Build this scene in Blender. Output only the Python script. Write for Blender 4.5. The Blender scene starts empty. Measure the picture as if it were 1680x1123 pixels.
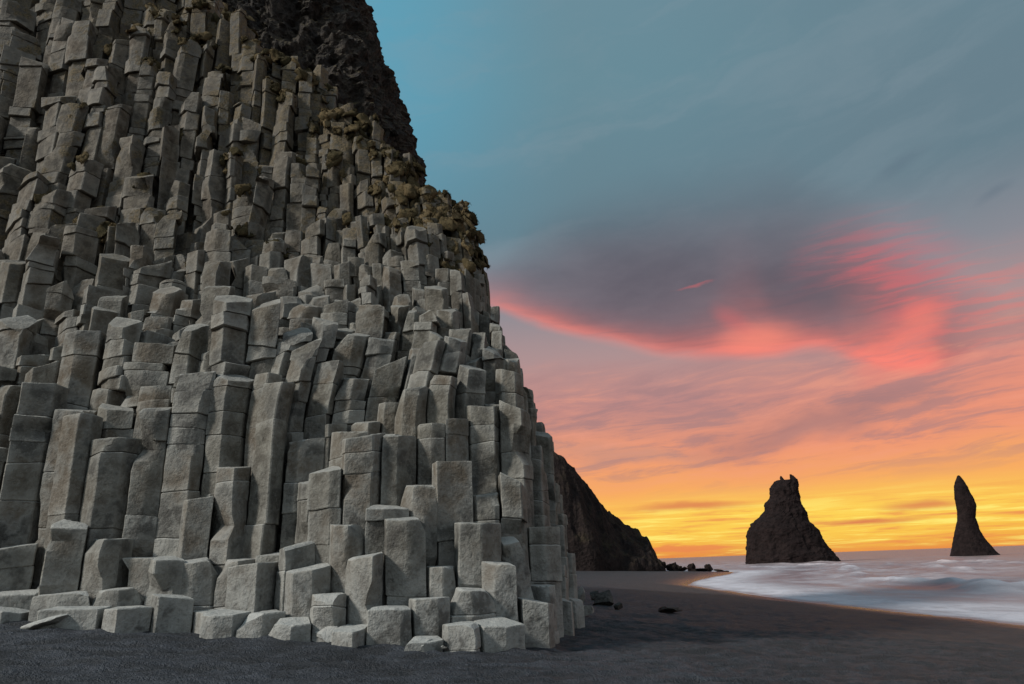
import bpy, math, random
import numpy as np
from mathutils import Matrix, Vector
random.seed(7); rng=np.random.default_rng(7)
scene=bpy.context.scene
scene.view_settings.view_transform='Standard'; scene.view_settings.look='None'
scene.view_settings.exposure=0; scene.view_settings.gamma=1
C=scene.collection

# ---------------------------------------------------------------- camera
CAMZ=1.7; F=1120.0; ROLL=math.atan(0.036); PITCH=math.atan(363.5/1120.0)
cp,sp=math.cos(PITCH),math.sin(PITCH); cr,sr=math.cos(ROLL),math.sin(ROLL)
fw=Vector((0,cp,sp)); r0=Vector((1,0,0)); u0=Vector((0,-sp,cp))
rt=r0*cr-u0*sr; up=u0*cr+r0*sr
cam=bpy.data.objects.new("camera",bpy.data.cameras.new("camera")); C.objects.link(cam)
M=Matrix((rt,up,-fw)).transposed().to_4x4(); M.translation=Vector((0,0,CAMZ))
cam.matrix_world=M; cam.data.lens=24; cam.data.sensor_width=36
cam.data.clip_start=0.1; cam.data.clip_end=60000
scene.camera=cam
def ray(px,py):
    d=rt*((px-840)/F)+up*((561.5-py)/F)+fw
    return d
def azel(px,py):
    d=ray(px,py).normalized()
    return math.degrees(math.atan2(d.x,d.y)), math.degrees(math.asin(d.z))
def at_y(px,py,y):
    d=ray(px,py); k=y/d.y
    return d.x*k, CAMZ+d.z*k

# ---------------------------------------------------------------- numpy noise
def _h(ix,iy,iz,s):
    h=(ix.astype(np.int64)*374761393+iy.astype(np.int64)*668265263+iz.astype(np.int64)*2147483647+s*1274126177)&0xffffffff
    h=((h^(h>>13))*1274126177)&0xffffffff
    h=((h^(h>>16))*2246822519)&0xffffffff
    h=h^(h>>15)
    return (h&0xffffff)/float(0xffffff)*2-1
def vn(P,f=1.0,s=0):
    P=np.asarray(P,float)*f+s*17.31
    i=np.floor(P).astype(np.int64); t=P-i; t=t*t*(3-2*t)
    x,y,z=i[:,0],i[:,1],i[:,2]; a,b,c=t[:,0],t[:,1],t[:,2]
    def L(p,q,k): return p+(q-p)*k
    r=[L(L(_h(x,y,z+k,s),_h(x+1,y,z+k,s),a),L(_h(x,y+1,z+k,s),_h(x+1,y+1,z+k,s),a),b) for k in (0,1)]
    return L(r[0],r[1],c)
def fbm(P,f=1.0,s=0,o=4):
    r=0;a=1;n=0
    for k in range(o):
        r=r+a*vn(P,f*2.03**k,s+k*7); n+=a; a*=.5
    return r/n
def ridged(P,f=1.0,s=0,o=4):
    r=0;a=1;n=0
    for k in range(o):
        r=r+a*(1-2*np.abs(vn(P,f*2.1**k,s+k*7))); n+=a; a*=.5
    return r/n
def n2(x,y,f,s=0,o=1):
    x=np.atleast_1d(np.asarray(x,float)); y=np.atleast_1d(np.asarray(y,float))
    return fbm(np.stack([x,y,np.zeros_like(x)+.37],1),f,s,o)
def sstep(a,b,x):
    t=np.clip((x-a)/(b-a),0,1); return t*t*(3-2*t)

# ---------------------------------------------------------------- mesh helpers
def make_mesh(name,V,quads=None,tris=None,smooth=True,sharp=None,attrs=None):
    me=bpy.data.meshes.new(name)
    V=np.asarray(V,np.float32)
    q=np.asarray(quads if quads is not None else np.zeros((0,4)),np.int32).reshape(-1,4)
    t=np.asarray(tris if tris is not None else np.zeros((0,3)),np.int32).reshape(-1,3)
    me.vertices.add(len(V)); me.vertices.foreach_set("co",V.ravel())
    nl=len(q)*4+len(t)*3
    me.loops.add(nl); me.loops.foreach_set("vertex_index",np.concatenate([q.ravel(),t.ravel()]))
    me.polygons.add(len(q)+len(t))
    ls=np.concatenate([np.arange(len(q))*4,len(q)*4+np.arange(len(t))*3]).astype(np.int32)
    me.polygons.foreach_set("loop_start",ls)
    me.polygons.foreach_set("use_smooth",np.full(len(q)+len(t),smooth))
    if attrs:
        for k,a in attrs.items():
            at=me.attributes.new(k,'FLOAT','POINT'); at.data.foreach_set("value",np.asarray(a,np.float32))
    me.update(calc_edges=True); me.validate()
    if sharp: me.set_sharp_from_angle(angle=math.radians(sharp))
    return me
def grid_quads(nr,nc,wrap=False):
    r=np.arange(nr-1)[:,None]; c=np.arange(nc if wrap else nc-1)[None,:]
    c2=(c+1)%nc
    return np.stack([r*nc+c,r*nc+c2,(r+1)*nc+c2,(r+1)*nc+c],-1).reshape(-1,4)
def obj(name,me,loc=(0,0,0),mat=None,label=None,category=None,kind=None,group=None,parent=None):
    o=bpy.data.objects.new(name,me); C.objects.link(o); o.location=loc
    if mat and me: me.materials.append(mat)
    if label:o["label"]=label
    if category:o["category"]=category
    if kind:o["kind"]=kind
    if group:o["group"]=group
    if parent: o.parent=parent
    return o
def lin(c):
    r=[]
    for v in c:
        v=v/255.; r.append(v/12.92 if v<=.04045 else ((v+.055)/1.055)**2.4)
    return (*r,1)

# ---------------------------------------------------------------- node helper
class NB:
    def __init__(s,nt): s.nt=nt; s.nt.nodes.clear()
    def n(s,t,**k):
        x=s.nt.nodes.new(t)
        for a,b in k.items(): setattr(x,a,b)
        return x
    def set(s,sock,v):
        if hasattr(v,'is_output'): s.nt.links.new(v,sock)
        elif v is not None: sock.default_value=v
    def m(s,op,a,b=None,c=None,clamp=False):
        x=s.n('ShaderNodeMath',operation=op); x.use_clamp=clamp
        s.set(x.inputs[0],a); s.set(x.inputs[1],b)
        if c is not None: s.set(x.inputs[2],c)
        return x.outputs[0]
    def ss(s,a,b,v,lo=0.,hi=1.,kind='SMOOTHSTEP'):
        x=s.n('ShaderNodeMapRange',interpolation_type=kind)
        s.set(x.inputs[0],v); s.set(x.inputs[1],a); s.set(x.inputs[2],b); s.set(x.inputs[3],lo); s.set(x.inputs[4],hi)
        return x.outputs[0]
    def mix(s,f,a,b,bt='MIX'):
        x=s.n('ShaderNodeMix',data_type='RGBA',blend_type=bt); x.clamp_factor=True
        s.set(x.inputs[0],f); s.set(x.inputs[6],a); s.set(x.inputs[7],b); return x.outputs[2]
    def xyz(s,a,b,c):
        x=s.n('ShaderNodeCombineXYZ'); s.set(x.inputs[0],a); s.set(x.inputs[1],b); s.set(x.inputs[2],c); return x.outputs[0]
    def noise(s,vec,sc,det=4,rough=.55,dist=0.):
        x=s.n('ShaderNodeTexNoise'); s.set(x.inputs['Vector'],vec); x.inputs['Scale'].default_value=sc
        x.inputs['Detail'].default_value=det; x.inputs['Roughness'].default_value=rough; x.inputs['Distortion'].default_value=dist
        return x.outputs[0]
    def ramp(s,f,stops,interp='LINEAR'):
        x=s.n('ShaderNodeValToRGB'); cr_=x.color_ramp; cr_.interpolation=interp
        while len(cr_.elements)<len(stops): cr_.elements.new(0.5)
        for e,(p,c) in zip(cr_.elements,stops): e.position=p; e.color=c
        s.set(x.inputs[0],f); return x.outputs[0]
    def curve(s,v,pts):
        x=s.n('ShaderNodeFloatCurve'); cu=x.mapping.curves[0]; x.mapping.extend='HORIZONTAL'
        for p in pts[1:-1]: cu.points.new(p[0],p[1])
        for i,p in enumerate(pts): cu.points[i].location=p
        x.mapping.update(); s.set(x.inputs['Value'],v); return x.outputs[0]
def material(name):
    m=bpy.data.materials.new(name); m.use_nodes=True; return m,NB(m.node_tree)
def finish(nb,color,rough,bump=None,bstr=.5,bdist=.02,spec=.3,metal=0.):
    p=nb.n('ShaderNodeBsdfPrincipled'); o=nb.n('ShaderNodeOutputMaterial')
    nb.set(p.inputs['Base Color'],color); nb.set(p.inputs['Roughness'],rough); p.inputs['Specular IOR Level'].default_value=spec
    if bump is not None:
        b=nb.n('ShaderNodeBump'); b.inputs['Strength'].default_value=bstr; b.inputs['Distance'].default_value=bdist
        nb.set(b.inputs['Height'],bump); nb.nt.links.new(b.outputs[0],p.inputs['Normal'])
    nb.nt.links.new(p.outputs[0],o.inputs[0]); return p

# ================================================================ WORLD / SKY
w=bpy.data.worlds.new("World"); scene.world=w; w.use_nodes=True
nb=NB(w.node_tree)
tc=nb.n('ShaderNodeTexCoord').outputs['Generated']
sx=nb.n('ShaderNodeSeparateXYZ'); nb.set(sx.inputs[0],tc); X,Y,Z=sx.outputs
DEG=57.29578
az=nb.m('MULTIPLY',nb.m('ARCTAN2',X,Y),DEG); el=nb.m('MULTIPLY',nb.m('ARCSINE',Z),DEG)
vA=nb.xyz(nb.m('MULTIPLY',az,.10),nb.m('MULTIPLY',el,.22),0.)
wn=nb.n('ShaderNodeTexNoise'); nb.set(wn.inputs['Vector'],vA); wn.inputs['Scale'].default_value=1.; wn.inputs['Detail'].default_value=5; wn.inputs['Roughness'].default_value=.55
wsp=nb.n('ShaderNodeSeparateXYZ'); nb.nt.links.new(wn.outputs['Color'],wsp.inputs[0])
nw1=nb.m('SUBTRACT',wsp.outputs[0],.5); nw2=nb.m('SUBTRACT',wsp.outputs[1],.5)
azw=nb.m('ADD',az,nb.m('MULTIPLY',nw1,12.)); elw=nb.m('ADD',el,nb.m('MULTIPLY',nw2,5.))
azs=nb.m('ADD',az,nb.m('MULTIPLY',nw1,2.6)); els=nb.m('ADD',el,nb.m('MULTIPLY',nw2,1.5))
stops=[(-1,(150,80,62)),(0,(222,108,66)),(1.3,(244,162,66)),(3.0,(251,190,84)),(5.,(248,172,98)),(8.,(238,156,116)),(12,(208,144,132)),(16,(176,146,146)),(21,(136,138,147)),(27,(102,128,140)),(38,(104,139,152)),(60,(112,143,158)),(90,(120,145,160))]
base=nb.ramp(nb.m('DIVIDE',nb.m('ADD',els,1.),91.),[((e+1)/91.,lin(c)) for e,c in stops])
m_c=nb.m('MULTIPLY',nb.ss(9.,-15.,az),nb.ss(19.,38.,el))
base=nb.mix(nb.m('MULTIPLY',m_c,.75),base,lin((92,164,190)))
base=nb.mix(nb.m('MULTIPLY',nb.m('MULTIPLY',nb.ss(10.,38.,az),nb.ss(20.,32.,el)),.5),base,lin((106,124,136)))
def ell(px,py,rx,ry,rot=0.,soft=.5,warped=2):
    a0,e0=azel(px,py); A,E=(azw,elw) if warped==2 else ((azs,els) if warped==1 else (az,el))
    k=.0465
    da=nb.m('SUBTRACT',A,a0); de=nb.m('SUBTRACT',E,e0); c,s_=math.cos(rot),math.sin(rot)
    p=nb.m('DIVIDE',nb.m('ADD',nb.m('MULTIPLY',da,c),nb.m('MULTIPLY',de,s_)),rx*k)
    q=nb.m('DIVIDE',nb.m('SUBTRACT',nb.m('MULTIPLY',de,c),nb.m('MULTIPLY',da,s_)),ry*k)
    r=nb.m('SQRT',nb.m('ADD',nb.m('MULTIPLY',p,p),nb.m('MULTIPLY',q,q)))
    return nb.ss(1.+soft,1.-soft,r)
base=nb.mix(nb.m('MULTIPLY',ell(1550,660,400,65,.1,.8),.5),base,lin((238,144,120)))
base=nb.mix(nb.m('MULTIPLY',ell(1120,645,340,50,.0,.9),.5),base,lin((172,130,132)))
# faint high veil
vH=nb.xyz(nb.m('MULTIPLY',azw,.05),nb.m('MULTIPLY',nb.m('SUBTRACT',elw,nb.m('MULTIPLY',az,.12)),.22),9.)
nh=nb.noise(vH,1.,5,.6,.3)
base=nb.mix(nb.m('MULTIPLY',nb.m('MULTIPLY',nb.ss(.45,.7,nh),nb.ss(18.,26.,el)),.25),base,lin((136,152,162)))
# big lenticular cloud with its lower edge along the lit fringe
azn=nb.m('DIVIDE',nb.m('ADD',azs,8.),50.)
line=[(700,470),(800,497),(900,532),(1000,555),(1100,570),(1200,578),(1260,573),(1330,563),(1400,580),(1470,598),(1530,602),(1600,570),(1680,535)]
cpts=[]
for px,py in line:
    a,e=azel(px,py); cpts.append(((a+8)/50.,e/40.))
ec=nb.m('MULTIPLY',nb.curve(azn,cpts),40.)
def acurve(vals):
    return nb.curve(azn,[((azel(px,570)[0]+8)/50.,v) for px,v in vals])
dE=nb.m('SUBTRACT',els,ec)
lo=nb.ss(-1.1,.45,dE)
hgt_=acurve([(700,.05),(800,.25),(900,.6),(1000,.8),(1120,.95),(1250,1.),(1400,.95),(1500,.75),(1600,.4),(1680,.15)])
top_=nb.ss(1.25,.38,nb.m('DIVIDE',dE,nb.m('MULTIPLY',hgt_,13.2)))
body=nb.m('MULTIPLY',nb.m('MULTIPLY',nb.ss(-.6,.5,dE),top_),acurve([(700,.0),(800,.35),(900,.78),(1000,.95),(1250,.98),(1400,.94),(1500,.8),(1600,.4),(1680,.15)]))
base=nb.mix(nb.m('MULTIPLY',body,.93),base,nb.mix(nb.ss(.3,.7,wsp.outputs[2]),lin((92,87,98)),lin((108,102,112))))
inten=acurve([(700,.15),(800,.42),(900,.7),(1000,.62),(1100,.7),(1180,.88),(1240,1.),(1290,.9),(1350,.85),(1430,1.),(1510,.9),(1550,.35),(1600,.1),(1680,.0)])
thick=acurve([(700,.25),(800,.24),(900,.2),(1000,.18),(1100,.2),(1170,.26),(1235,.4),(1285,.28),(1340,.22),(1400,.36),(1500,.5),(1550,.45),(1680,.2)])
upk=nb.m('POWER',2.718,nb.m('MULTIPLY',nb.m('DIVIDE',nb.m('MAXIMUM',dE,0.),nb.m('MULTIPLY',thick,4.8)),-1.))
vR=nb.xyz(nb.m('MULTIPLY',azs,.13),nb.m('MULTIPLY',nb.m('ADD',els,nb.m('MULTIPLY',az,.03)),1.5),1.)
nr=nb.noise(vR,1.0,5,.6,.6)
cres=nb.m('MULTIPLY',ell(1455,480,112,92,-.5,.65,1),nb.m('SUBTRACT',1.,ell(1366,522,82,62,-.5,.6,1)))
base=nb.mix(nb.m('MULTIPLY',cres,nb.ss(.38,.62,nr,.15,.58)),base,lin((216,102,108)))
base=nb.mix(nb.m('MULTIPLY',ell(1480,566,62,34,.5,.95,2),.75),base,lin((253,132,114)))
fr=nb.m('MULTIPLY',nb.m('MULTIPLY',nb.m('MULTIPLY',lo,upk),inten),nb.ss(.3,.6,nr,.8,1.05))
base=nb.mix(nb.m('MULTIPLY',fr,1.0,clamp=True),base,lin((251,134,120)))
base=nb.mix(nb.m('MULTIPLY',ell(1240,554,46,20,.1,.95,1),.6),base,lin((254,142,120)))
base=nb.mix(nb.m('MULTIPLY',ell(1204,525,28,12,-.7,1.,1),.3),base,lin((222,108,108)))
base=nb.mix(nb.m('MULTIPLY',ell(1140,470,20,4,.3,1.,2),.4),base,lin((215,104,106)))
base=nb.mix(nb.m('MULTIPLY',ell(1640,500,70,50,.3,.9,2),nb.ss(.45,.62,nr,0.,.5)),base,lin((225,125,118)))
# mid wispy streaks
vM=nb.xyz(nb.m('MULTIPLY',azs,.11),nb.m('MULTIPLY',nb.m('SUBTRACT',els,nb.m('MULTIPLY',az,.08)),.75),3.)
nm=nb.noise(vM,1.0,6,.64,.4)
mm=nb.m('MULTIPLY',nb.ss(4.,8.,el),nb.ss(17.,12.,el))
base=nb.mix(nb.m('MULTIPLY',nb.m('MULTIPLY',mm,nb.ss(.47,.64,nm)),.6),base,lin((158,126,130)))
base=nb.mix(nb.m('MULTIPLY',nb.m('MULTIPLY',mm,nb.ss(.5,.3,nm)),.45),base,lin((244,162,134)))
base=nb.mix(nb.m('MULTIPLY',ell(1330,700,170,24,.12,.9,2),.65),base,lin((150,118,122)))
base=nb.mix(nb.m('MULTIPLY',ell(1010,745,120,15,-.1,.9,2),.5),base,lin((182,142,132)))
# low streaks
vL=nb.xyz(nb.m('MULTIPLY',az,.12),nb.m('MULTIPLY',el,2.1),7.)
nl_=nb.noise(vL,1.0,5,.62,.35)
ml=nb.m('MULTIPLY',nb.ss(-.2,.4,el),nb.ss(5.,2.2,el))
gl=ell(1330,858,330,40,0.,.95,0)
base=nb.mix(nb.m('MULTIPLY',gl,.7),base,lin((255,220,88)))
base=nb.mix(nb.m('MULTIPLY',nb.m('MULTIPLY',ml,nb.ss(.50,.66,nl_)),.7),base,lin((232,126,82)))
base=nb.mix(nb.m('MULTIPLY',nb.m('MULTIPLY',ml,nb.ss(.50,.36,nl_)),.9),base,lin((255,236,118)))
for (px,py,rx,ry,r_) in [(1130,832,75,6,0.),(1515,828,48,6,-.03),(1420,852,70,4,.0)]:
    base=nb.mix(nb.m('MULTIPLY',ell(px,py,rx,ry,r_,.8,1),.7),base,lin((214,114,84)))
base=nb.mix(nb.m('MULTIPLY',ell(1478,270,36,8,.3,.9,1),.3),base,lin((88,106,122)))
base=nb.mix(nb.m('MULTIPLY',ell(1636,315,24,6,.3,.9,1),.3),base,lin((88,106,122)))
sky=nb.n('ShaderNodeTexSky'); sky.sky_type='NISHITA'; sky.sun_disc=False
sky.sun_elevation=math.radians(3); sky.sun_rotation=math.radians(35)
behind=nb.m('MULTIPLY',nb.ss(.15,-.5,Y),nb.ss(-.05,.05,Z))
pale=nb.mix(.1,(.36,.43,.51,1),sky.outputs[0])
base=nb.mix(behind,base,pale)
below=nb.ss(-.0,-.06,Z)
base=nb.mix(below,base,(.04,.04,.045,1))
bg=nb.n('ShaderNodeBackground'); nb.set(bg.inputs[0],base); bg.inputs[1].default_value=1.0
wo=nb.n('ShaderNodeOutputWorld'); nb.nt.links.new(bg.outputs[0],wo.inputs[0])
try:
    w.cycles.sampling_method='MANUAL'; w.cycles.sample_map_resolution=512
except Exception as e: print(e)

sl=bpy.data.lights.new("sun",'SUN'); sl.energy=3.4; sl.angle=math.radians(8); sl.color=(1,.965,.91)
so=bpy.data.objects.new("sun",sl); C.objects.link(so)
so.rotation_euler=Vector((.78,.38,-.58)).to_track_quat('-Z','Y').to_euler()

# ================================================================ MATERIALS
def basalt():
    m,nb=material("basalt")
    g=nb.n('ShaderNodeNewGeometry'); P=g.outputs['Position']; N=g.outputs['Normal']
    r=nb.n('ShaderNodeAttribute',attribute_name='rnd').outputs['Fac']
    mo=nb.n('ShaderNodeAttribute',attribute_name='moss').outputs['Fac']
    sp_=nb.n('ShaderNodeSeparateXYZ'); nb.set(sp_.inputs[0],P)
    sn=nb.n('ShaderNodeSeparateXYZ'); nb.set(sn.inputs[0],N)
    n1=nb.noise(P,.65,4,.62); n2_=nb.noise(P,2.6,5,.62); n3=nb.noise(P,13.,4,.65)
    col=nb.mix(nb.ss(.32,.68,n2_),(.078,.069,.054,1),(.180,.168,.138,1))
    col=nb.mix(nb.m('MULTIPLY',r,.75),col,nb.mix(nb.ss(.4,.6,n1),(.115,.086,.057,1),(.225,.222,.202,1)))
    lowz=nb.ss(6.5,.5,sp_.outputs[2]); vlow=nb.ss(2.4,.6,sp_.outputs[2])
    col=nb.mix(nb.m('MULTIPLY',nb.m('ADD',nb.m('MULTIPLY',lowz,.22),nb.m('MULTIPLY',vlow,.44)),nb.ss(.3,.6,n2_,.5,1.)),col,(.33,.333,.315,1))
    st=nb.m('MULTIPLY',nb.ss(.51,.60,n1),nb.ss(.42,.55,n2_))
    col=nb.mix(nb.m('MULTIPLY',st,.75),col,(.042,.038,.033,1))
    col=nb.mix(nb.m('MULTIPLY',nb.ss(.51,.69,n3),.38),col,(.055,.049,.04,1))
    col=nb.mix(nb.m('MULTIPLY',nb.ss(.46,.3,n3),.25),col,(.31,.30,.27,1))
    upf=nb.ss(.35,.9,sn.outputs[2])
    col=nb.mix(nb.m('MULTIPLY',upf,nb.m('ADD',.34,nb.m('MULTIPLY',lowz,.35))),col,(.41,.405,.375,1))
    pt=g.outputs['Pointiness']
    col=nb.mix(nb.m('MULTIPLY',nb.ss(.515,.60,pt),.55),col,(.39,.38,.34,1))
    col=nb.mix(nb.m('MULTIPLY',nb.ss(.49,.447,pt),.95),col,(.013,.011,.009,1))  # painted shade: concave joints and creases tinted almost black
    hz=nb.ss(6.5,17.,sp_.outputs[2])
    col=nb.mix(nb.m('MULTIPLY',hz,.55),col,nb.mix(nb.ss(.38,.62,n2_),(.036,.028,.02,1),(.12,.095,.067,1)))
    ms=nb.m('MULTIPLY',nb.m('MAXIMUM',mo,nb.m('MULTIPLY',nb.ss(10.,17.,sp_.outputs[2]),nb.ss(.5,.62,n1))),nb.ss(-.4,.35,nb.m('ADD',sn.outputs[2],nb.m('MULTIPLY',nb.m('SUBTRACT',n2_,.5),3.))))
    col=nb.mix(nb.m('MULTIPLY',ms,.88),col,nb.mix(nb.ss(.35,.65,n3),(.15,.108,.055,1),(.045,.038,.02,1)))
    h=nb.m('ADD',n2_,nb.m('MULTIPLY',n3,.32))
    h=nb.m('ADD',h,nb.m('MULTIPLY',nb.noise(P,50.,2,.7),.08))
    finish(nb,col,.86,h,1.,.1,.25)
    return m
MB=basalt()
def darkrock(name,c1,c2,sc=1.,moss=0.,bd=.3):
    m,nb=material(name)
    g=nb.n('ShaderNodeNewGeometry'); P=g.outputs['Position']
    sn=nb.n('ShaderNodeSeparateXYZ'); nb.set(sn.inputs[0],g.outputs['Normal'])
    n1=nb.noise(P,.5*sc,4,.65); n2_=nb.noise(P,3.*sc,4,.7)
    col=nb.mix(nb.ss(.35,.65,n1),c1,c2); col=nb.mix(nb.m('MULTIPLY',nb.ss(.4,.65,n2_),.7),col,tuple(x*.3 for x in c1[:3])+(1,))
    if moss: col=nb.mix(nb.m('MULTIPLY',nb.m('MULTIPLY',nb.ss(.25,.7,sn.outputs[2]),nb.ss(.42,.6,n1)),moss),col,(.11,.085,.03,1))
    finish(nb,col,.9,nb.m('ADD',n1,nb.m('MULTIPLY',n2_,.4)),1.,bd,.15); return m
MD=darkrock("dark_crag_rock",(.032,.028,.025,1),(.066,.055,.045,1),1.6,.5,.5)
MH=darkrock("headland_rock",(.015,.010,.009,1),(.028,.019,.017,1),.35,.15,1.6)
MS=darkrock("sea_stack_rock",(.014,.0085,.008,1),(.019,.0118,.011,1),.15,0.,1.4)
MR=darkrock("beach_boulder_rock",(.05,.047,.043,1),(.10,.095,.085,1),3.,0.,.05)

# ================================================================ SAND
def shore_x(y):
    return np.interp(y,[0,44,70,100,128,150,185,220,240,300,2000],[33,31,28.6,28.8,29.5,36,52,66,60,48,48])
def sand_z(x,y):
    x=np.asarray(x,float); y=np.asarray(y,float)
    sx_=shore_x(y)
    z=np.where(x<0,-.073*np.maximum(x,-18.),np.where(x<sx_,-3.*(x/sx_),-3.-.06*(x-sx_)))
    return np.maximum(z,-12)
def seg(a,b,s): return np.arange(a,b,s)
gx=np.concatenate([-np.geomspace(20000,26,22),seg(-25,-14,.5),seg(-14,15,.1),seg(15,60,.5),np.geomspace(61,20000,26)])
gy=np.concatenate([-np.geomspace(3000,3,14),seg(-2,5,.5),seg(5,26,.08),seg(26,60,.4),seg(60,260,2.),np.geomspace(262,25000,26)])
GX,GY=np.meshgrid(gx,gy); fx,fy=GX.ravel(),GY.ravel()
gz=sand_z(fx,fy)
near=sstep(90,20,np.hypot(fx,fy))
u_=fx*.75+.35*fy+.5*n2(fx,fy,.5,15,2); v_=fy*1.1-.3*fx
rip=np.abs(n2(u_*.7,v_*1.6,1.3,12,3))
rip2=np.abs(n2(u_*.9,v_*1.2,3.2,19,2))
gz=gz+near*(.11*n2(fx,fy,.4,3,3)+.11*n2(fx*.8,fy*1.4,1.3,9,3)-.15*rip-.07*rip2)
gz=gz+.12*n2(fx,fy,.07,5,2)*sstep(4,25,np.hypot(fx,fy))*sstep(60,30,np.abs(fx))
sandm,nb=material("black_sand")
g=nb.n('ShaderNodeNewGeometry'); P=g.outputs['Position']
rp_=nb.n('ShaderNodeAttribute',attribute_name='ripple').outputs['Fac']
sp_=nb.n('ShaderNodeSeparateXYZ'); nb.set(sp_.inputs[0],P)
a=nb.noise(P,.35,3,.6); b=nb.noise(P,5.,4,.7); c=nb.noise(P,60.,2,.7)
col=nb.mix(nb.ss(.35,.65,a),(.017,.020,.027,1),(.034,.039,.050,1))
col=nb.mix(nb.m('MULTIPLY',nb.ss(.48,.68,b),.5),col,(.066,.073,.086,1))
col=nb.mix(nb.m('MULTIPLY',nb.ss(.5,.36,b),.5),col,(.010,.011,.014,1))
col=nb.mix(nb.m('MULTIPLY',nb.ss(.16,.45,rp_),.85),col,(.008,.009,.012,1))  # ripple hollows shaded in the colour, as frontal sun leaves them flat
col=nb.mix(nb.m('MULTIPLY',nb.ss(.57,.7,c),.55),col,(.2,.2,.2,1))
wet=nb.ss(-2.2,-2.95,sp_.outputs[2])
col=nb.mix(nb.m('MULTIPLY',nb.ss(.3,-1.6,sp_.outputs[2]),.55),col,(.05,.036,.031,1))  # warm sheen painted into the lower, seaward sand
col=nb.mix(wet,col,(.02,.016,.016,1))
hh=nb.m('ADD',b,nb.m('ADD',nb.m('MULTIPLY',nb.noise(P,20.,3,.7),.6),nb.m('MULTIPLY',c,.25)))
finish(nb,col,nb.m('SUBTRACT',.64,nb.m('MULTIPLY',wet,.4)),hh,1.,.1,.45)
obj("ground",make_mesh("ground",np.stack([fx,fy,gz],1),grid_quads(len(gy),len(gx)),attrs={"ripple":rip+.5*rip2}),mat=sandm,kind="structure",label="black volcanic sand beach with soft ripples",category="beach")

# ================================================================ SEA
wx=np.concatenate([-np.geomspace(24000,16,26),seg(15,160,.5),np.geomspace(161,26000,60)])
wy=np.concatenate([-np.geomspace(3000,2,12),seg(0,300,.7),np.geomspace(302,40000,90)])
WX,WY=np.meshgrid(wx,wy); fx,fy=WX.ravel(),WY.ravel()
ed=1.8*n2(fx*0,fy,.06,21,2)+.7*n2(fx*0,fy,.25,23,2)
ds=fx-shore_x(fy)+ed
swell=sstep(6,40,ds)*sstep(900,200,np.hypot(fx,fy))
ph=ds*.26+3.2*n2(fx,fy,.024,41,3)+.9*n2(fx,fy,.09,43,3)
crest=np.maximum(0,np.sin(ph))**2.5*sstep(-.45,.25,n2(fx,fy,.04,45,2))*sstep(10,24,ds)*sstep(330,140,ds)*sstep(700,300,np.hypot(fx,fy))
crest=crest*np.clip(.7+.8*n2(fx,fy,.14,48,3),0,1.3)
wz=-3+.05+ swell*(.30*n2(ds*.11,fy*.03,1.,31,2)+.22*n2(fx*.3,fy*.2,1.,33,3))-.25*sstep(0.,-3.,ds)+crest*(.9+.6*n2(fx,fy,.3,47,3))
seam,nb=material("sea_water")
g=nb.n('ShaderNodeNewGeometry'); P=g.outputs['Position']
d=nb.n('ShaderNodeAttribute',attribute_name='shore').outputs['Fac']
cf=nb.n('ShaderNodeAttribute',attribute_name='crest').outputs['Fac']
sp_=nb.n('ShaderNodeSeparateXYZ'); nb.set(sp_.inputs[0],P)
cv=nb.xyz(nb.m('MULTIPLY',d,.09),nb.m('MULTIPLY',sp_.outputs[1],.04),0.)
s1=nb.noise(cv,1.,5,.62,.9)
cv2=nb.xyz(nb.m('MULTIPLY',d,.3),nb.m('MULTIPLY',sp_.outputs[1],.16),3.)
s2=nb.noise(cv2,1.,6,.66,.9)
edge=nb.m('MULTIPLY',nb.ss(-.4,1.8,d),nb.ss(20.,4.,d))
f1=nb.m('MULTIPLY',nb.ss(.30,.72,s1),nb.ss(300.,30.,d,.35,.75))
foam=nb.m('MAXIMUM',nb.m('MULTIPLY',edge,nb.ss(.26,.64,s2,.5,1.)),nb.m('MULTIPLY',f1,nb.ss(.28,.68,s2,.45,1.)))
foam=nb.m('MINIMUM',nb.m('MAXIMUM',foam,nb.m('MULTIPLY',nb.ss(.0,.9,cf),nb.ss(.28,.62,s2,.5,.9))),1.)
dk=nb.mix(nb.ss(20.,200.,d),(.16,.135,.145,1),(.21,.14,.125,1))  # warm reflections and far haze painted into the water and foam colours
fc=nb.mix(nb.ss(6.,90.,d),(.57,.54,.57,1),(.53,.43,.425,1))
col=nb.mix(foam,dk,fc)
h=nb.m('ADD',nb.m('MULTIPLY',nb.noise(P,.7,5,.66),1.),nb.m('MULTIPLY',s2,.8))
finish(nb,col,nb.ss(0.,1.,foam,.36,.8),h,.5,.4,.45)
obj("sea",make_mesh("sea",np.stack([fx,fy,wz],1),grid_quads(len(wy),len(wx)),attrs={"shore":ds,"crest":crest}),mat=seam,kind="structure",label="foaming pale sea washing onto black beach",category="sea")

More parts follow.
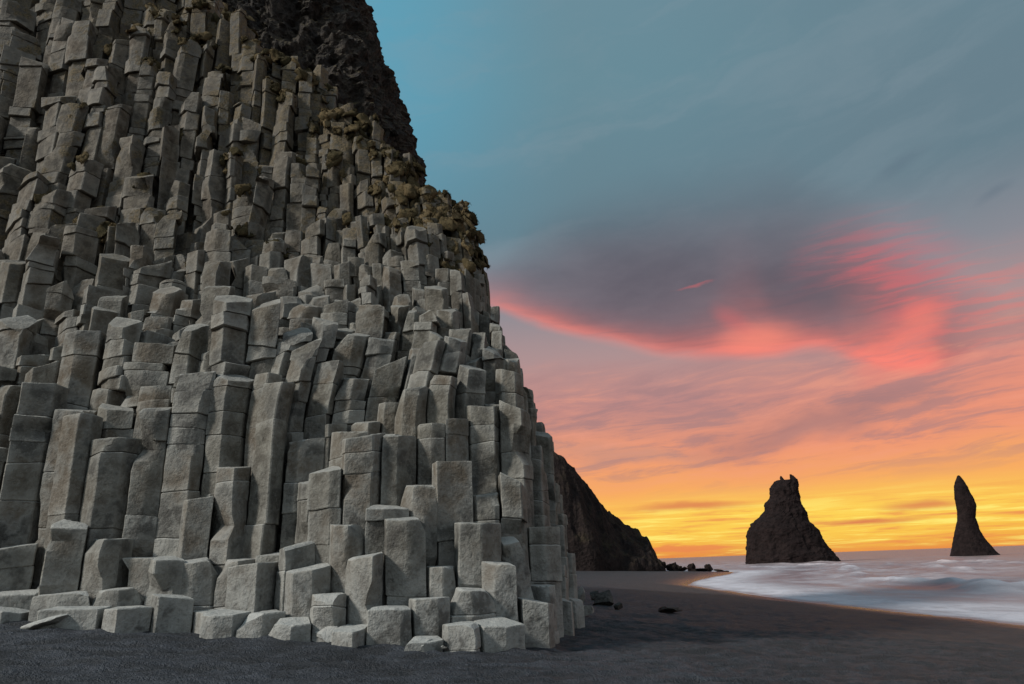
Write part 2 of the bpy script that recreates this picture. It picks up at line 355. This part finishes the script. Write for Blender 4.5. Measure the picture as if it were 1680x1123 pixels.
# ================================================================ COLUMN CLIFF
def yfront(x): return np.interp(x,[-40,-26,-12,-6,-2.5,0,.5,1.0,1.5,2.0,3],[22,19,16.4,15.8,15.2,15.6,17.,19.,21.6,25,28])
def H_raw(x,y):
    x=np.asarray(x,float); y=np.asarray(y,float)
    t=y-yfront(x)
    s=np.interp(x,[-26,-14,0,2],[2.6,2.05,1.5,1.6])
    zl=s*np.maximum(t,-1)
    zl=zl+.8*n2(x,y,.2,41,2)*sstep(.5,3,zl)
    fR=np.interp(zl,[-2,0,.9,1.6,2.8,4.2,5.4,8.5,12,15.5,19,26,60],[-2,.5,1.0,2.1,3.2,4.6,6.1,8.8,12.0,15.6,20.5,31,64])
    fL=np.interp(zl,[-2,0,1.5,1.9,3.3,3.9,5.2,5.8,9.5,13.5,17.,18.8,24,60],[-2,.4,.7,1.65,2.05,5.2,5.6,8.2,9.4,12.,14.6,18.8,30,66])
    k_=sstep(-4.6,-6.2,x); f=fL*k_+fR*(1-k_)
    S=np.interp(x,[-60,-26,-14,-7.5,-5.4,-3.4,-1.75,-1.15,-.1,1.1,1.45,1.65,1.85],[58,38,28.6,22.4,19.2,17.0,16.2,12.8,8.6,5.4,2.8,.9,-1.5])
    S=S+1.5*n2(x,y,.45,47,2)*sstep(1.6,0,x)
    g=np.minimum(f,S)-.25*np.exp(-((f-S)/1.0)**2)
    return g+sand_z(x,y)*np.where(g<6,1,.5), f-S, t
W=.99
def jit(cx,cy):
    q=np.stack([np.round(cx*50),np.round(cy*50),np.zeros_like(cx)],1).astype(np.int64)
    return _h(q[:,0],q[:,1],q[:,2],3),_h(q[:,0],q[:,1],q[:,2],4)
# conformal map keeps the columns regular while they get slimmer towards the back right
AC=complex(-.031,.026); P0=complex(-9,16)
def warp(u,v):
    z=(u+1j*v)
    p=P0+(np.exp(AC*z)-1)/AC*np.exp(1j*.19)
    x,y=p.real,p.imag
    dx=.5*n2(x,y,.22,51,2); dy=.5*n2(x,y,.22,57,2)
    return x+dx,y+dy
cols=[]
for j in range(-70,140):
    for i in range(-80,110):
        cols.append((i*W+(j%2)*W*.5,j*W*.8660254))
cols=np.array(cols)
pz=P0+(np.exp(AC*(cols[:,0]+1j*cols[:,1]))-1)/AC*np.exp(1j*.19)
keep=(pz.real>-34)&(pz.real<4.)&(pz.imag>12)&(pz.imag<46)&(np.abs(np.imag(AC*(cols[:,0]+1j*cols[:,1])))<2.2)
cols=cols[keep]
k=np.arange(6)*math.pi/3+math.pi/6
CX=cols[:,0][:,None]+np.cos(k)*W/math.sqrt(3); CY=cols[:,1][:,None]+np.sin(k)*W/math.sqrt(3)
jx,jy=jit(CX.ravel(),CY.ravel())
PX,PY=warp(CX.ravel()+jx*.22*W,CY.ravel()+jy*.22*W)
PX=PX.reshape(-1,6); PY=PY.reshape(-1,6)
CXc=PX.mean(1); CYc=PY.mean(1)
RAD=np.hypot(PX-CXc[:,None],PY-CYc[:,None]).mean(1)
Hh,FS,T=H_raw(CXc,CYc)
N=len(cols)
grp=n2(CXc,CYc,.7,61,1)
amp=sstep(1,5,Hh); rs=RAD/.56
sd=np.where(Hh>8,.62,.44)
Hh=Hh+.95*grp*amp+rng.normal(0,1,N)*sd*rs*sstep(.6,3.,Hh)+rng.normal(0,.12,N)
drop=rng.random(N)<.12; Hh=Hh-drop*rng.uniform(.6,1.6,N)*rs*sstep(1.5,3,Hh)
sz=sand_z(CXc,CYc)
eps=.3
gxx=(H_raw(CXc+eps,CYc)[0]-H_raw(CXc-eps,CYc)[0]); gyy=(H_raw(CXc,CYc+eps)[0]-H_raw(CXc,CYc-eps)[0])
gl_=np.hypot(gxx,gyy)+1e-6; gxx/=gl_; gyy/=gl_
ok=(T>-.3)&(Hh>sz+.12)&(FS<6)&(Hh<46)
def build_column(i,rg):
    px,py=PX[i],PY[i]; c=np.array([CXc[i],CYc[i]]); H=Hh[i]; rad=RAD[i]/.56
    dd=np.hypot(CXc-c[0],CYc-c[1]); nbm=(dd<3.0)
    lowest=np.where(ok[nbm],Hh[nbm],sz[nbm]).min()
    bot=max(min(lowest-.8,H-.9),sz[i]-.7)
    near_=H<12; clean=H<7.5
    pts=np.stack([px,py],1)-c
    shr=rg.uniform(.925,.98); pts=pts*shr
    ring=[]
    nsub=2
    for a_ in range(6):
        p0,p1,p2=pts[a_-1],pts[a_],pts[(a_+1)%6]
        ch=rg.uniform(.008,.032)
        d1=(p0-p1); d1/=np.linalg.norm(d1)+1e-9; d2=(p2-p1); L2=np.linalg.norm(d2)+1e-9; d2=d2/L2
        A=p1+d1*ch; B=p1+d2*ch
        ring+= [A,B]
        nxt=p2-d2*.035
        for q in range(1,nsub+1): ring.append(B+(nxt-B)*q/(nsub+1))
    ring=np.array(ring); n=len(ring)
    js=[bot]; z=bot
    pj=[.18,.30,.28,.15,.07,.02] if H>6.8 else [.02,.06,.18,.28,.28,.18]
    if CXc[i]>-5 and H<=6.8: pj=[.05,.18,.3,.26,.15,.06]
    while True:
        z+=rg.choice([.35,.55,.85,1.3,1.9,2.8],p=pj)*rg.uniform(.8,1.2)
        if z>H-.26: break
        js.append(z)
    js.append(H)
    if clean: g=rg.uniform(.0,.28) if rg.random()<.8 else rg.uniform(.3,.6)
    else: g=rg.uniform(.2,.8) if rg.random()<.7 else rg.uniform(-.1,.15)
    if H<2.2: g=rg.uniform(.0,.2)
    th=rg.normal(0,.6); gx_,gy_=gxx[i],gyy[i]
    gg=np.array([gx_*math.cos(th)-gy_*math.sin(th),gx_*math.sin(th)+gy_*math.cos(th)])*g
    tj=.06 if clean else .13
    tl=[rg.normal(0,tj,2) for _ in js]; tl[-1]=gg
    V=[];A_=[]
    step=.26 if near_ else .45
    base_r=rg.random(); offa=.018 if clean else .055
    for s in range(len(js)-1):
        z0,z1=js[s],js[s+1]; off=rg.normal(0,offa,2); sc=rg.uniform(.955 if clean else .88,1.0); rot=rg.normal(0,.012 if clean else .06)
        rv=np.clip(base_r+rg.normal(0,.28),0,1)
        R=np.array([[math.cos(rot),-math.sin(rot)],[math.sin(rot),math.cos(rot)]])
        rr=(ring*sc)@R.T+off
        L=z1-z0; e=min(.026,L*.2); last=(s==len(js)-2)
        fs=[0,e/L]+list(np.linspace(e/L,1-e/L,max(2,int(L/step)+1))[1:-1])+[1-e/L,1]
        if len(fs)==4 and last: fs=[0,e/L,.5,1-e/L,1]
        crackw=rg.uniform(.92,.985) if clean else rg.uniform(.87,.97)
        for f in fs:
            k_=1.
            if f==0: k_=crackw
            if f==1: k_=.97 if last else crackw
            q=rr*k_
            za=z0+q@tl[s]; zb=z1+q@tl[s+1]
            V.append(np.column_stack([q,za*(1-f)+zb*f])); A_.append(np.full(n,rv))
    rr_=q
    for k_ in (.7,.38,.1):
        qq=rr_*k_; V.append(np.column_stack([qq,H+qq@gg+.004])); A_.append(np.full(n,rv))
    nr=len(V); V=np.concatenate(V); A_=np.concatenate(A_)
    nc=rg.choice([0,1,2,3],p=[.35,.34,.22,.09]) if clean else rg.choice([0,1,2,3,4],p=[.15,.27,.26,.2,.12])
    if H<2.2: nc=rg.choice([0,1,2],p=[.35,.4,.25])
    for _ in range(nc):
        a_=math.atan2(-gyy[i],-gxx[i])+rg.normal(0,1.2)
        inc=rg.uniform(.35,1.1) if clean else rg.uniform(.1,1.1)
        nv=np.array([math.cos(a_)*math.cos(inc),math.sin(a_)*math.cos(inc),math.sin(inc)])
        q0=np.array([0,0,H])+nv*rg.uniform(.14 if clean else .04,.36)*rad
        lim=rg.uniform(.3,1.2)
        dist=(V-q0)@nv; wgt=(dist>0)&(V[:,2]>H-lim)
        V=V-np.outer(np.where(wgt,dist,0),nv)
    for _ in range(rg.choice([0,1,2,3],p=[.35,.34,.2,.11])):
        if H-bot<1.4: break
        a_=math.atan2(-gyy[i],-gxx[i])+rg.normal(0,.8); nv=np.array([math.cos(a_),math.sin(a_),rg.normal(0,.25)]); nv/=np.linalg.norm(nv)
        zc=rg.uniform(bot+.5,H-.3); hgt=rg.uniform(.15,.6)
        dist=(V-np.array([0,0,zc]))@nv-rg.uniform(.26 if clean else .20,.38)*rad
        wgt=(dist>0)&(np.abs(V[:,2]-zc)<hgt); V=V-np.outer(np.where(wgt,dist,0),nv)
    lean=rg.normal(0,.014 if clean else .045,2); V[:,:2]+=np.outer(V[:,2]-H,lean)*.6
    V[:,0]+=c[0]; V[:,1]+=c[1]
    q=grid_quads(nr,n,True)
    base_i=(nr-1)*n
    cen=V[base_i:base_i+n].mean(0); V=np.vstack([V,cen]); ci=len(V)-1; A_=np.append(A_,rv)
    t_=np.stack([base_i+np.arange(n),base_i+(np.arange(n)+1)%n,np.full(n,ci)],1)
    return V,q,t_,A_
def bend(V):
    x,z=V[:,0],V[:,2]
    wgt=sstep(-9.5,-6.,x)*sstep(.2,-2.6,x)
    V[:,0]=x+wgt*(.5*sstep(5.4,9.0,z)-.5*sstep(9.,18.,z))
    return V
def deform(V):
    V=bend(V)
    k_=(.75+.4*sstep(6,10,V[:,2]))[:,None]
    D=np.stack([fbm(V,1.3,71,3),fbm(V,1.3,74,3),fbm(V,1.3,77,3)],1)*.036
    D+=np.stack([vn(V,5.,81),vn(V,5.,82),vn(V,5.,83)],1)*.016
    return V+D*k_
idx=np.where(ok)[0]
def proj(x,y,z):
    d=Vector((x,y,z-CAMZ)); c_=d.dot(fw)
    if c_<=0: return None
    return 840+F*d.dot(rt)/c_, 561.5-F*d.dot(up)/c_, c_
score=[]
for i in idx:
    p=proj(CXc[i],CYc[i],Hh[i]); sc=0
    if p and -20<p[0]<1700 and -10<p[1]<1120:
        fx_,fy_=CXc[i],CYc[i]
        d_=math.hypot(fx_,fy_); ux,uy=-fx_/d_,-fy_/d_
        m_=((CXc-fx_)*ux+(CYc-fy_)*uy>.3)&(np.hypot(CXc-fx_,CYc-fy_)<1.25)
        fr_=np.where(ok[m_],Hh[m_],sz[m_]); fr_=np.sort(fr_)[:2].mean() if len(fr_) else sz[i]
        sc=max(0,Hh[i]-fr_)*RAD[i]/p[2]**2
    score.append(sc)
score=np.array(score); order=idx[np.argsort(-score)]
solo=set(order[:100].tolist())
L0=(-6.,17.,.3)
cliff=obj("basalt_column_cliff",None,loc=L0,label="towering grey cliff of stepped hexagonal basalt columns rising from black sand",category="cliff")
MV=[];MQ=[];MT=[];MA=[];MM=[];off=0
for i in idx:
    rg=np.random.default_rng(1000+int(i))
    V,q,t_,A_=build_column(i,rg)
    V=deform(V)
    mo=np.full(len(V),float(sstep(-5.5,-1.5,FS[i])*sstep(11.5,14.5,Hh[i])))
    if int(i) in solo:
        b0=np.array([CXc[i],CYc[i],V[:,2].min()])
        me=make_mesh("basalt_column",V-b0,q,t_,sharp=22,attrs={"rnd":A_,"moss":mo})
        obj("basalt_column",me,loc=tuple(b0-np.array(L0)),mat=MB,parent=cliff)
    else:
        MV.append(V);MQ.append(q+off);MT.append(t_+off);MA.append(A_);MM.append(mo);off+=len(V)
me=make_mesh("column_mass",np.vstack(MV)-np.array(L0),np.vstack(MQ),np.vstack(MT),sharp=22,attrs={"rnd":np.concatenate(MA),"moss":np.concatenate(MM)})
obj("column_mass",me,mat=MB,parent=cliff,kind="stuff")
print("columns",len(idx),"verts",off)

# ================================================================ ROCK helper
def rock_mesh(name,size,seed,cuts=12,sub=4,rough=.1):
    import bmesh
    bm=bmesh.new(); bmesh.ops.create_icosphere(bm,subdivisions=sub,radius=1.)
    V=np.array([v.co[:] for v in bm.verts]); Fc=np.array([[v.index for v in f.verts] for f in bm.faces]); bm.free()
    rg=np.random.default_rng(seed)
    for _ in range(cuts):
        nv=rg.normal(0,1,3); nv/=np.linalg.norm(nv); d=rg.uniform(.35,.75)
        dist=V@nv-d; V=V-np.outer(np.maximum(dist,0),nv)
    nrm=V/(np.linalg.norm(V,axis=1)[:,None]+1e-6)
    V=V+nrm*(fbm(V,1.6,seed,4)*rough)[:,None]
    V=V*np.array(size)
    return make_mesh(name,V,tris=Fc,sharp=24,attrs={"rnd":np.full(len(V),rg.random())})

# ================================================================ DARK CRAG ABOVE
zz=np.linspace(10,62,300)
def crag():
    V=[]
    for z in zz:
        xr=np.interp(z,[0,20,31.5,36,41,46,62],[-6.6,-7.9,-9.2,-9.4,-10.4,-12.5,-17])
        R=6.
        yf_=40+(z-20)*.16
        for x in np.linspace(-45,xr-R,230): V.append((x,yf_,z,0,-1))
        for a_ in np.linspace(-math.pi/2,0,70)[1:]: V.append((xr-R+R*math.cos(a_),yf_+R+R*math.sin(a_),z,math.cos(a_),math.sin(a_)))
        for y in np.linspace(yf_+R,yf_+R+20,40)[1:]: V.append((xr,y,z,1,0))
    V=np.array(V); nc=len(V)//len(zz)
    Q=V[:,:3].copy(); Q2=Q*np.array([1,1,.6])
    dsp=1.5*ridged(Q2,.16,91,3)+1.2*ridged(Q2,.45,95,3)+.6*ridged(Q,1.3,97,3)+.2*fbm(Q,4.,98,2)-.5
    Q[:,0]+=V[:,3]*dsp; Q[:,1]+=V[:,4]*dsp; Q[:,2]+=.6*fbm(Q,.7,99,3)
    return make_mesh("dark_crag",Q,grid_quads(len(zz),nc),smooth=False)
obj("dark_crag",crag(),mat=MD,label="craggy dark brown rock face above the columns",category="cliff")

# ================================================================ GRASS on the ledges
gm,nb=material("dry_grass")
r=nb.n('ShaderNodeAttribute',attribute_name='rnd').outputs['Fac']
gp=nb.n('ShaderNodeNewGeometry').outputs['Position']
r=nb.m('ADD',nb.m('MULTIPLY',r,.5),nb.m('MULTIPLY',nb.m('SUBTRACT',nb.noise(gp,.8,5,.7),.32),1.2),clamp=True)
col=nb.ramp(r,[(0.,(.03,.028,.016,1)),(.3,(.07,.056,.029,1)),(.65,(.15,.11,.058,1)),(1.,(.24,.185,.11,1))])
finish(nb,col,.95,nb.noise(gp,14.,4,.75),1.,.12,spec=.05)
GV=[];GQ=[];GA=[];o_=0
rg=np.random.default_rng(5)
patch=n2(CXc,CYc,.25,131,2)
cnt=0
for i in idx:
    if CXc[i]<-24 or Hh[i]>36: continue
    edge_=FS[i]>-5. and Hh[i]>12.5
    scat=Hh[i]>12 and patch[i]>.1 and rg.random()<.5
    if not(edge_ or scat): continue
    if edge_ and FS[i]<-3 and rg.random()<.3: continue
    if FS[i]>4: continue
    dens=7 if (edge_ and FS[i]>-3) else 3
    for _ in range(dens):
        an=rg.uniform(0,6.28); rd=rg.uniform(0,.5)*RAD[i]/.56
        cx=CXc[i]+rd*math.cos(an)-.06*gxx[i]; cy=CYc[i]+rd*math.sin(an)-.06*gyy[i]; cz=Hh[i]-rg.uniform(.02,.7)
        R=rg.uniform(.12,.36); hgt=R*rg.uniform(.4,1.0); tone=rg.uniform(.0,1.); Rb=R*rg.uniform(.5,.95)
        ro=rg.uniform(0,3.14); c_,s_r=math.cos(ro),math.sin(ro)
        tx_,ty_=rg.normal(0,.3,2)+np.array([gxx[i],gyy[i]])*.9
        nu,nv=14,7; mv=[]
        for a_ in range(nv):
            el_=-1.0+a_/(nv-1)*(math.pi/2+1.0)
            for b_ in range(nu):
                t2=b_/nu*2*math.pi
                ex=R*math.cos(el_)*math.cos(t2); ey=Rb*math.cos(el_)*math.sin(t2)
                ex,ey=ex*c_-ey*s_r,ex*s_r+ey*c_
                mv.append((cx+ex,cy+ey,cz+hgt*math.sin(el_)+ex*tx_+ey*ty_))
        mv=np.array(mv); mv+=np.stack([fbm(mv,3.2,5,3),fbm(mv,3.2,6,3),fbm(mv,3.2,7,3)],1)*.26
        GV.append(mv);GQ.append(grid_quads(nv,nu,True)+o_);GA.append(np.full(len(mv),tone*.8));o_+=len(mv)
        nbl=34
        vi=rg.integers(nu,len(mv),nbl); L=rg.uniform(.06,.17,nbl); ww=rg.uniform(.010,.02,nbl)
        bx,by,bz=mv[vi,0],mv[vi,1],mv[vi,2]
        an2=np.arctan2(by-cy,bx-cx)+rg.normal(0,.6,nbl); ox,oy=np.cos(an2),np.sin(an2); tx,ty=-oy,ox
        B=[]
        for (o1,u1,wf) in [(-.1,-.1,1),(.45,.1,.8),(.7,-.5,.15)]:
            for s_ in (-1,1):
                B.append(np.stack([bx+ox*L*o1+tx*ww*wf*s_,by+oy*L*o1+ty*ww*wf*s_,bz+L*u1],1))
        B=np.stack(B,1).reshape(-1,3)
        k0=np.arange(nbl)[:,None]*6
        q=np.concatenate([k0+np.array([0,1,3,2]),k0+np.array([2,3,5,4])])
        GV.append(B);GQ.append(q+o_);GA.append(np.repeat(np.clip(tone+rg.normal(0,.12,nbl),0,1),6));o_+=len(B); cnt+=1
print("tussocks",cnt)
GVn=bend(np.vstack(GV))
obj("dry_grass",make_mesh("dry_grass",GVn,np.vstack(GQ),attrs={"rnd":np.concatenate(GA)}),mat=gm,kind="stuff",label="ochre brown moss and dry grass on cliff ledges",category="grass")

# ================================================================ HEADLAND
hx=np.arange(-40,64,.4); hy=np.arange(196,300,.6)
HX,HY=np.meshgrid(hx,hy); fx,fy=HX.ravel(),HY.ravel()
prof=[]
for px,py in [(925,750),(940,766),(958,798),(980,824),(1005,846),(1035,862),(1060,878),(1072,898),(1078,915),(1084,934)]:
    x,z=at_y(px,py,228); prof.append((x,z-1.2))
xs_=[-70]+[p[0] for p in prof]+[prof[-1][0]+4,90]; zs_=[70]+[p[1] for p in prof]+[-6,-8]
xw=fx+2.2*n2(fx,fy,.16,101,4)
Hs=np.interp(xw,xs_,zs_)
front=np.interp(fx,[-60,0,20,30,48,70],[190,196,203,210,216,224])+4*n2(fx,fy,.1,102,3)
wv_=np.clip((fy-front)/20.,0,1)**.6
Q=np.stack([fx,fy,fx*0],1)
hz=-3.5+(Hs+3.5)*wv_+(2.6*ridged(Q,.09,103,4)+2.2*ridged(Q,.28,107,4))*sstep(0,.15,wv_)*sstep(-5,4,Hs)-1.0*sstep(.0,.5,wv_)
hz=np.where(fy>250,hz-(fy-250)*.1,hz)
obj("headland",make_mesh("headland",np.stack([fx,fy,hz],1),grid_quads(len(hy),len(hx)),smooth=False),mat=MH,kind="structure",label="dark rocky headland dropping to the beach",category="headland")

# ================================================================ SEA STACKS
def stack(name,lft,rgt,dist,label,seed,depthk=.8,amp=1.):
    lft=sorted(lft,key=lambda p:-p[1]); rgt=sorted(rgt,key=lambda p:-p[1])
    L=[at_y(px,py,dist) for px,py in lft]; R=[at_y(px,py,dist) for px,py in rgt]
    ztop=min(L[-1][1],R[-1][1]); zb=-5.
    lev=np.linspace(zb,ztop,130); V=[]; nu=110
    th=np.arange(nu)/nu*2*math.pi
    for z in lev:
        xl=np.interp(z,[p[1] for p in L],[p[0] for p in L]); xr=np.interp(z,[p[1] for p in R],[p[0] for p in R])
        cx=(xl+xr)/2; hw=max((xr-xl)/2,.2)
        cc=np.cos(th); ss_=np.sin(th)
        V.append(np.stack([cx+hw*np.sign(cc)*np.abs(cc)**.85,dist+(hw*depthk+.6)*ss_,np.full(nu,z)],1))
    V=np.vstack(V); cx0=V[:,0].mean()
    lc=np.repeat([ (np.interp(z,[p[1] for p in L],[p[0] for p in L])+np.interp(z,[p[1] for p in R],[p[0] for p in R]))/2 for z in lev],nu)
    dx=V[:,0]-lc; dy=V[:,1]-dist; l=np.hypot(dx,dy)+1e-5
    d=(1.6*ridged(V,.08,seed,4)+1.1*ridged(V*np.array([1,1,.5]),.3,seed+3,3)+.5*fbm(V,.8,seed+9,2)-.9)*amp
    d=d*np.minimum(1,l/3.)
    V[:,0]+=dx/l*d; V[:,1]+=dy/l*d; V[:,2]+=.9*fbm(V,.3,seed+5,3)*amp
    cen=V[-nu:].mean(0)+np.array([0,0,.4]); V=np.vstack([V,cen]); b0=(len(lev)-1)*nu
    t_=np.stack([b0+np.arange(nu),b0+(np.arange(nu)+1)%nu,np.full(nu,len(V)-1)],1)
    org=np.array([cx0,dist,-3.])
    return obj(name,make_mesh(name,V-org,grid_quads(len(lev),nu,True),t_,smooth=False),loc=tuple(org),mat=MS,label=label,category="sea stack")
s1=stack("sea_stack",[(1224,930),(1225,915),(1227,895),(1229,872),(1234,860),(1247,848),(1255,838),(1257,826),(1264,818),(1266,802),(1272,794),(1278,788)],
      [(1376,930),(1368,914),(1352,898),(1341,876),(1326,858),(1322,838),(1313,826),(1311,808),(1309,796),(1307,788)],385,"broad dark sea stack with jagged summit standing in surf",211,.8,.9)
s2_=stack("sea_stack",[(1562,915),(1565,900),(1568,880),(1572,856),(1572,838),(1569,820),(1567,804),(1568,792),(1571,781)],
      [(1640,915),(1629,904),(1616,886),(1605,868),(1599,850),(1600,832),(1595,815),(1587,800),(1580,789),(1574,781)],400,"slender leaning finger-shaped dark sea stack standing in surf",311,.7,.3)
for (px,py,hw,seed,hh_) in [(1283,781,5.5,1,3.4),(1299,778,6.,2,3.8),(1305,785,3.6,3,3.4),(1291,789,7,4,3.)]:
    x,z=at_y(px,py,385); x2,_=at_y(px+hw,py,385); r_=(x2-x)
    me=rock_mesh("pinnacle",(r_,r_*.9,hh_),500+seed,10,3,.25)
    obj("pinnacle",me,loc=(x-s1.location.x,0,z-hh_*.75-s1.location.z),mat=MS,parent=s1)

# ================================================================ BOULDERS
def boulder(px,py,wpx,hpx,mat,seed,label,group,dist=None,cuts=12,rough=.1):
    d=ray(px,py)
    if dist is None:
        for y in np.arange(5,330,.1):
            kk=y/d.y
            if CAMZ+d.z*kk<float(sand_z(d.x*kk,y)): break
    else: y=dist
    kk=y/d.y; x=d.x*kk; z=float(sand_z(x,y)); z=max(z,-3.1)
    px2m=y/1171.
    sx_,sz_=wpx*px2m/2*1.15,hpx*px2m/2
    me=rock_mesh("boulder",(sx_,sx_*.85,sz_*1.3),seed,cuts,4,rough)
    o=obj("boulder",me,loc=(x,y,z+sz_*.45),mat=mat,label=label,category="boulder",group=group)
    o.rotation_euler=(.15*math.sin(seed*2.1),.15*math.cos(seed*1.7),seed*1.3)
    return o
lab1="pale grey broken basalt block half buried in black sand"
for n_,(px,py,w_,h_) in enumerate([(700,1064,40,14),(545,1052,74,26),(800,1054,60,34),(470,1046,44,14),(330,1022,60,24),(260,1020,50,20),(90,1026,100,16),(200,1024,70,22),(885,1034,36,20),(915,1026,24,16),(730,1066,16,7),(940,1020,20,24),(962,1008,24,22),(950,992,22,34)]):
    boulder(px,py,w_,h_,MB,20+n_,lab1,"rocks at the foot of the cliff")
for n_,(px,py,w_,h_) in enumerate([(992,990,46,28),(1014,997,18,10),(974,984,22,24)]):
    boulder(px,py,w_,h_,MR,60+n_,"weathered dark grey boulder on black sand beside the cliff","rocks at the foot of the cliff")
boulder(1100,1003,56,10,MR,90,"low flat dark slab lying on open black sand",None)
for n_,(px,py,w_,h_) in enumerate([(1080,934,44,20),(1101,935,34,22),(1120,938,30,10),(1136,936,26,20),(1150,939,34,7),(1163,937,22,17),(1180,939,30,6),(1064,936,30,12),(1112,936,16,18),(1192,939,10,4)]):
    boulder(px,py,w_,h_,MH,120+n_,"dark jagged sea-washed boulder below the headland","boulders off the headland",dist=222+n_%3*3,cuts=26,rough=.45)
